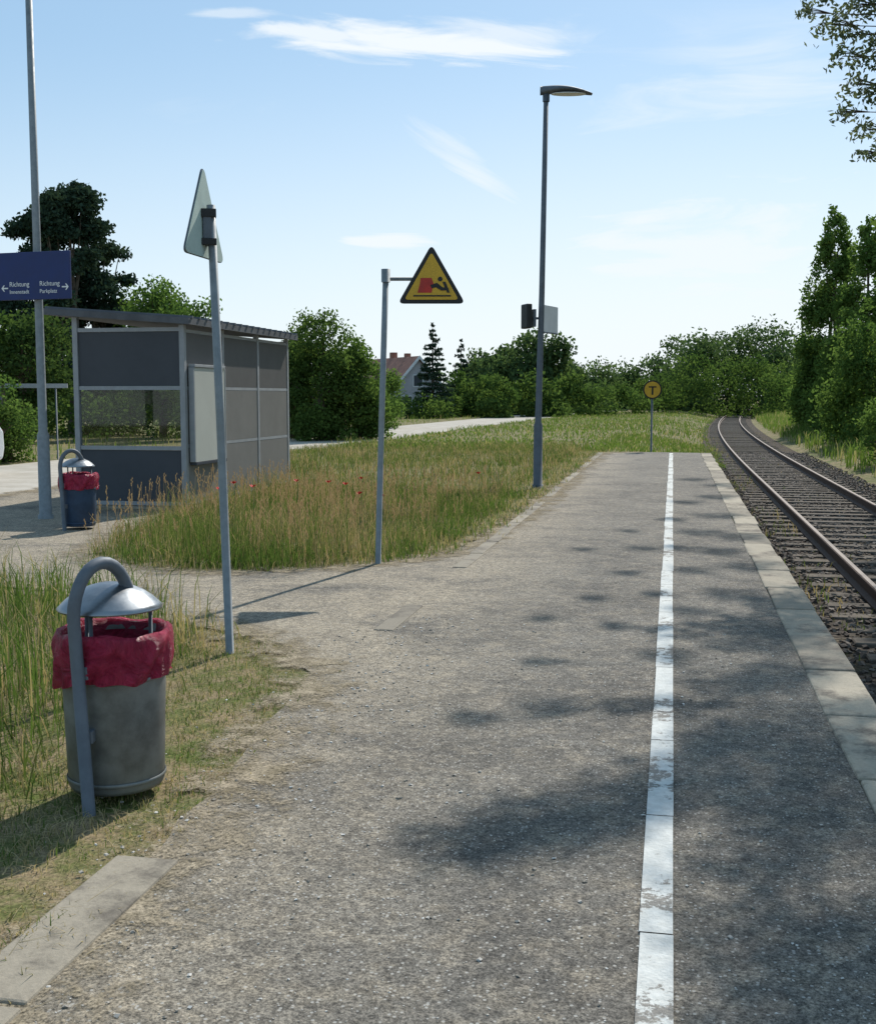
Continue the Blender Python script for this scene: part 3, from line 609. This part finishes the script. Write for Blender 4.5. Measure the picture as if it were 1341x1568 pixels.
plate('figure_head',[(.08+.022*math.cos(a),.225+.022*math.sin(a)) for a in np.linspace(0,6.28,14,endpoint=False)],e_,xd,(0,0,1),.003,m_black,s2)
p=W(6.27,34.6); s3=empty('round_railway_sign',(p.x,p.y,0),A)
tube('post',[(0,0,-.1),(0,0,1.75)],.03,m_galvd,s3,12)
circ=lambda r,n=32:[(r*math.cos(a),r*math.sin(a)) for a in np.linspace(0,2*math.pi,n,endpoint=False)]
plate('disc_border',circ(.275),(0,-.03,1.80),(1,0,0),(0,0,1),.008,m_black,s3)
plate('disc_face',circ(.235),(0,-.039,1.80),(1,0,0),(0,0,1),.004,m_yel,s3)
plate('letter_bar',[(-.11,.08),(.11,.08),(.11,.12),(-.11,.12)],(0,-.044,1.78),(1,0,0),(0,0,1),.003,m_black,s3)
plate('letter_stem',[(-.025,-.13),(.025,-.13),(.025,.079),(-.025,.079)],(0,-.044,1.78),(1,0,0),(0,0,1),.003,m_black,s3)
# ------------------------------------------------------------------ shelter
m_frame=mat_simple('shelter_frame_metal',(.32,.33,.34),.65,.1,.1,6,.3,0)
m_pan=mat_matte('shelter_panel_dark',(.085,.09,.10)); m_pan2=mat_matte('shelter_panel_grey',(.24,.23,.215))
m_pan3=mat_matte('shelter_panel_upper',(.16,.155,.15))
m_roof=mat_simple('shelter_roof_metal',(.12,.125,.135),.75,.1,.2,3,.2,0)
m_case=mat_matte('notice_case_back',(.52,.52,.47),.03)
m_glass,nt=new_mat('shelter_glass'); tb=N(nt,'ShaderNodeBsdfTransparent'); tb.inputs[0].default_value=(.86,.88,.87,1); gl=N(nt,'ShaderNodeBsdfGlossy'); gl.inputs['Roughness'].default_value=.03
mx=N(nt,'ShaderNodeMixShader'); mx.inputs[0].default_value=.03; L(nt,tb.outputs[0],mx.inputs[1]); L(nt,gl.outputs[0],mx.inputs[2]); o_=N(nt,'ShaderNodeOutputMaterial'); L(nt,mx.outputs[0],o_.inputs[0])
sh=empty('platform_shelter',(0,0,0)); X1,X0=-6.75,-8.37; tt=[15.6,17.03,18.57,20.1]
ztop=lambda x:2.60+(.12)*(x-X1)/(X0-X1)
m=M()
for x in (X0,X1):
    for t in tt:
        if x==X0 and t in tt[1:3]: continue
        v,q=box_q((x,t,ztop(x)/2),(.075,.075,ztop(x))); m.add(v,q)
for t in (tt[0],tt[-1]):
    for z in (.08,.87,1.72,2.54):
        v,q=box_q(((X0+X1)/2,t,z),(X1-X0-.079,.05,.055)); m.add(v,q)
for a,b in zip(tt[:-1],tt[1:]):
    for z in (.08,.9,1.72,2.52):
        v,q=box_q((X1,(a+b)/2,z),(.06,b-a-.079,.045)); m.add(v,q)
ob=m.build('frame',[m_frame],sh)
m=M(); g=M()
for t in (tt[0],tt[-1]):
    for z0,z1 in ((.11,.84),(1.75,2.51)):
        v,q=box_q(((X0+X1)/2,t,(z0+z1)/2),(X1-X0-.085,.02,z1-z0)); m.add(v,q,0)
    v,q=box_q(((X0+X1)/2,t,(.90+1.69)/2),(X1-X0-.085,.008,.79)); g.add(v,q)
for a,b in zip(tt[:-1],tt[1:]):
    for z0,z1 in ((.105,.875),(.925,1.695),(1.745,2.495)):
        v,q=box_q((X1+.018,(a+b)/2,(z0+z1)/2),(.02,b-a-.085,z1-z0)); m.add(v,q,2 if z0>1.7 else 1)
m.build('wall_panels',[m_pan,m_pan2,m_pan3],sh); g.build('window_glass',[m_glass],sh)
m=M(); xa,xb,ya,yb=X0-.45,X1+.16,tt[0]-.14,tt[-1]+.2
za,zb=ztop(xa)+.01,ztop(xb)+.01
V=[(xa,ya,za),(xb,ya,zb),(xb,yb,zb),(xa,yb,za),(xa,ya,za+.09),(xb,ya,zb+.09),(xb,yb,zb+.09),(xa,yb,za+.09)]; m.add(V,BQ)
for i in range(18):
    y=ya+.1+(yb-ya-.2)*i/17; V=[(xa+.02,y-.03,za+.092),(xb+.02,y-.03,zb+.092),(xb+.02,y+.03,zb+.092),(xa+.02,y+.03,za+.092),(xa+.02,y-.02,za+.12),(xb+.02,y-.02,zb+.12),(xb+.02,y+.02,zb+.12),(xa+.02,y+.02,za+.12)]; m.add(V,BQ)
m.build('roof',[m_roof],sh)
box('notice_case',(X1+.085,16.28,1.34),(.07,1.12,1.34),m_case,sh,0,0)
box('notice_case_top',(X1+.085,16.28,2.035),(.10,1.16,.04),m_frame,sh)
box('notice_case_foot',(X1+.085,16.28,.645),(.10,1.16,.04),m_pan,sh)
for y in (15.69,16.87): box('notice_case_side',(X1+.085,y,1.34),(.08,.035,1.34),m_frame,sh)
box('bench_seat',(-7.1,18.3,.47),(.4,2.4,.04),m_pan,sh); box('bench_leg',(-7.1,17.4,.22),(.3,.05,.44),m_frame,sh); box('bench_leg_2',(-7.1,19.2,.22),(.3,.05,.44),m_frame,sh)
box('shelter_floor',((X0+X1)/2,17.85,.02),(X1-X0+.3,4.9,.04),m_kerb,sh)
e=empty('metal_railing',W(-10.9,30),A)
for i in range(3): tube('post_%d'%i,[(-1.6+i*1.4,0,-.05),(-1.6+i*1.4,0,1.85)],.02,m_galvd,e,8)
box('top_rail',(-.1,0,1.87),(3.2,.05,.11),m_frame,e)
# ------------------------------------------------------------------ house
m_wall=mat_simple('house_render',(.50,.48,.50),.9,0,.08,1,.1,0); m_tile=mat_simple('roof_tiles_red',(.30,.14,.10),.85,0,.25,2); m_tr=mat_simple('house_trim',(.75,.75,.75),.6,0,.05)
p=W(-4.3,118); hs=empty('gabled_house',p,A+.45)
hw,hl,eh,rh=2.9,5.5,2.0,5.3
m=M(); v,q=box_q((0,0,eh/2),(2*hw,2*hl,eh)); m.add(v,q)
for y in (-hl,hl): m.add([(-hw,y,eh),(0,y,eh),(0,y,rh-.1),(-hw*.5,y,(eh+rh-.1)/2)],[(0,1,2,3)]); m.add([(hw,y,eh),(0,y,eh),(0,y,rh-.1),(hw*.5,y,(eh+rh-.1)/2)],[(0,1,2,3)])
m.build('walls',[m_wall],hs)
for sgn in (-1,1):
    m=M(); a=(0,rh); b=(sgn*(hw+.5),eh-.45); V=[]
    for z in (0,.15):
        V+=[(a[0],-hl-.35,a[1]+z),(b[0],-hl-.35,b[1]+z),(b[0],hl+.35,b[1]+z),(a[0],hl+.35,a[1]+z)]
    m.add(V,BQ); m.build('roof_slope',[m_tile],hs)
    m=M(); V=[]
    for y in (-hl-.42,-hl-.36): V+=[(a[0],y,a[1]-.12),(b[0],y,b[1]-.12),(b[0],y,b[1]+.2),(a[0],y,a[1]+.2)]
    m.add(V,BQ); m.build('bargeboard',[m_tr],hs)
box('chimney',(.3,1.0,5.5),(.6,.6,1.0),m_tile,hs); box('chimney_2',(.3,-2.4,5.4),(.5,.5,.8),m_tile,hs)
for i,(x,z) in enumerate([(-1.2,1.1),(1.2,1.1),(0,3.1)]):
    box('window_frame_%d'%i,(x,-hl-.01,z),(1.1,.06,1.2),m_tr,hs); box('window_pane_%d'%i,(x,-hl-.045,z),(.9,.02,1.0),m_pan,hs)
# ------------------------------------------------------------------ parked car (just its tail reaches into view)
car=empty('parked_car',(-14.3,19.9,0)); m_car=mat_simple('white_car_paint',(.72,.73,.74),.25,0,.03,1,.6,0)
prof=[(-2.1,.3),(2.02,.3),(2.1,.55),(2.08,.9),(1.95,1.02),(1.45,1.45),(-.2,1.5),(-.95,1.05),(-1.9,.9),(-2.12,.6)]
ob=plate('body',[(a,b) for a,b in prof],(.86,0,0),(0,1,0),(0,0,1),-1.72,m_car,car)
b=ob.modifiers.new('b','BEVEL'); b.width=.08; b.segments=3
for sx in (-1,1):
    plate('side_window',[(-.75,1.05),(1.6,1.05),(1.35,1.38),(-.2,1.42)],(sx*.865,0,0),(0,1,0),(0,0,1),.006*sx,m_black,car)
    for y in (-1.3,1.3):
        w=tube('wheel',[(sx*.72,y,.31),(sx*.9,y,.31)],.31,m_black,car,24); tube('hub',[(sx*.89,y,.31),(sx*.91,y,.31)],.18,m_galv,car,20)
box('rear_lamp',(.7,2.09,.8),(.18,.05,.25),m_sred,car); box('rear_lamp_2',(-.7,2.09,.8),(.18,.05,.25),m_sred,car); box('number_plate',(0,2.11,.55),(.5,.02,.11),m_white,car)
# ------------------------------------------------------------------ light
EL=math.radians(42); AZ=math.radians(12.75)
sd=Vector((math.sin(AZ)*math.cos(EL),math.cos(AZ)*math.cos(EL),math.sin(EL)))
sl=bpy.data.lights.new('sun','SUN'); sl.energy=5.0; sl.angle=math.radians(.6); sl.color=(1,.955,.88)
so=bpy.data.objects.new('sun',sl); scene.collection.objects.link(so); so.rotation_euler=(-sd).to_track_quat('-Z','Y').to_euler()
w=bpy.data.worlds.new('World'); scene.world=w; w.use_nodes=True; nt=w.node_tree; nt.nodes.clear()
sk=N(nt,'ShaderNodeTexSky'); sk.sky_type='NISHITA'; sk.sun_disc=False; sk.sun_elevation=EL; sk.sun_rotation=AZ; sk.air_density=1.0; sk.dust_density=.4; sk.ozone_density=1.2
D=N(nt,'ShaderNodeTexCoord').outputs['Generated']; sp=N(nt,'ShaderNodeSeparateXYZ'); L(nt,D,sp.inputs[0])
xx=mth(nt,'ADD',mth(nt,'MULTIPLY',sp.outputs[0],CA),mth(nt,'MULTIPLY',sp.outputs[1],SA))
yy=mth(nt,'MAXIMUM',mth(nt,'ADD',mth(nt,'MULTIPLY',sp.outputs[0],-SA),mth(nt,'MULTIPLY',sp.outputs[1],CA)),.15)
az=mth(nt,'DIVIDE',xx,yy); el=mth(nt,'DIVIDE',sp.outputs[2],yy)
def streak(rot,sx,sz,scale,detail=6,dist=.8,seed=0):
    c_,s_=math.cos(rot),math.sin(rot)
    a=mth(nt,'ADD',mth(nt,'MULTIPLY',az,c_*sx),mth(nt,'MULTIPLY',el,s_*sx)); b=mth(nt,'ADD',mth(nt,'MULTIPLY',az,-s_*sz),mth(nt,'MULTIPLY',el,c_*sz))
    cb=N(nt,'ShaderNodeCombineXYZ'); L(nt,a,cb.inputs[0]); L(nt,b,cb.inputs[1]); cb.inputs[2].default_value=seed
    return noise(nt,cb.outputs[0],scale,detail,.6,dist)
def blob(cx,cz,rx,rz,rot,nz,amt,soft=.9,ns=2.6):
    c_,s_=math.cos(rot),math.sin(rot); dx=mth(nt,'SUBTRACT',az,cx); dz=mth(nt,'SUBTRACT',el,cz)
    a=mth(nt,'DIVIDE',mth(nt,'ADD',mth(nt,'MULTIPLY',dx,c_),mth(nt,'MULTIPLY',dz,s_)),rx)
    b=mth(nt,'DIVIDE',mth(nt,'ADD',mth(nt,'MULTIPLY',dx,-s_),mth(nt,'MULTIPLY',dz,c_)),rz)
    r=mth(nt,'SQRT',mth(nt,'ADD',mth(nt,'MULTIPLY',a,a),mth(nt,'MULTIPLY',b,b)))
    v=mth(nt,'ADD',mth(nt,'SUBTRACT',1.,r),mth(nt,'MULTIPLY',mth(nt,'SUBTRACT',nz,.5),ns))
    return mth(nt,'MULTIPLY',rng_map(nt,v,.0,soft),amt)
nA=streak(-.06,1.,5.,9,7,.6,1.); nB=streak(-.5,1.,4.,7,7,.8,4.); nC=streak(.08,1.,5.,6,7,.9,8.)
K=lambda px,py:((px-670)/1800,(607-py)/1800)
parts=[]
for px,py,rx,rz,rot,nz,amt,soft in [(640,88,250,36,-.07,nA,1.0,.75),(500,74,110,18,-.12,nA,.9,.7),(760,76,160,42,.0,nA,.7,1.0),(370,44,70,9,0,nA,.5,.9),(740,290,190,46,-.62,nB,.8,1.2),(600,370,150,24,.08,nA,.95,.9),
    (1080,400,480,150,.12,nC,.9,1.1),(1150,150,360,140,.1,nC,.65,1.6),(960,358,120,12,.05,nA,.7,.9),(300,200,400,110,.1,nC,.22,1.8)]:
    cx,cz=K(px,py); parts.append(blob(cx,cz,rx/1800,rz/1800,rot,nz,amt,soft))
cl_=parts[0]
for q_ in parts[1:]: cl_=mth(nt,'MAXIMUM',cl_,q_)
haze=rng_map(nt,el,.32,-.02,0,1.0); hz2=mth(nt,'MULTIPLY',rng_map(nt,az,-.4,.3,.65,1.),haze)
cl_=mth(nt,'MAXIMUM',cl_,hz2,clamp=True)
base=mixc(nt,.5,sk.outputs[0],(2.6,4.3,5.7))
col=mixc(nt,cl_,base,(6.5,6.95,7.3))
bg=N(nt,'ShaderNodeBackground'); bg.inputs[1].default_value=.14; L(nt,col,bg.inputs[0]); ow=N(nt,'ShaderNodeOutputWorld'); L(nt,bg.outputs[0],ow.inputs[0])
# ------------------------------------------------------------------ camera
cd=bpy.data.cameras.new('camera'); cd.sensor_fit='HORIZONTAL'; cd.sensor_width=36; cd.lens=1800/1341*36; cd.clip_end=4000; cd.clip_start=.05
co=bpy.data.objects.new('camera',cd); scene.collection.objects.link(co); co.location=(0,0,EYE); co.rotation_euler=(math.radians(90-5.615),0,A); scene.camera=co
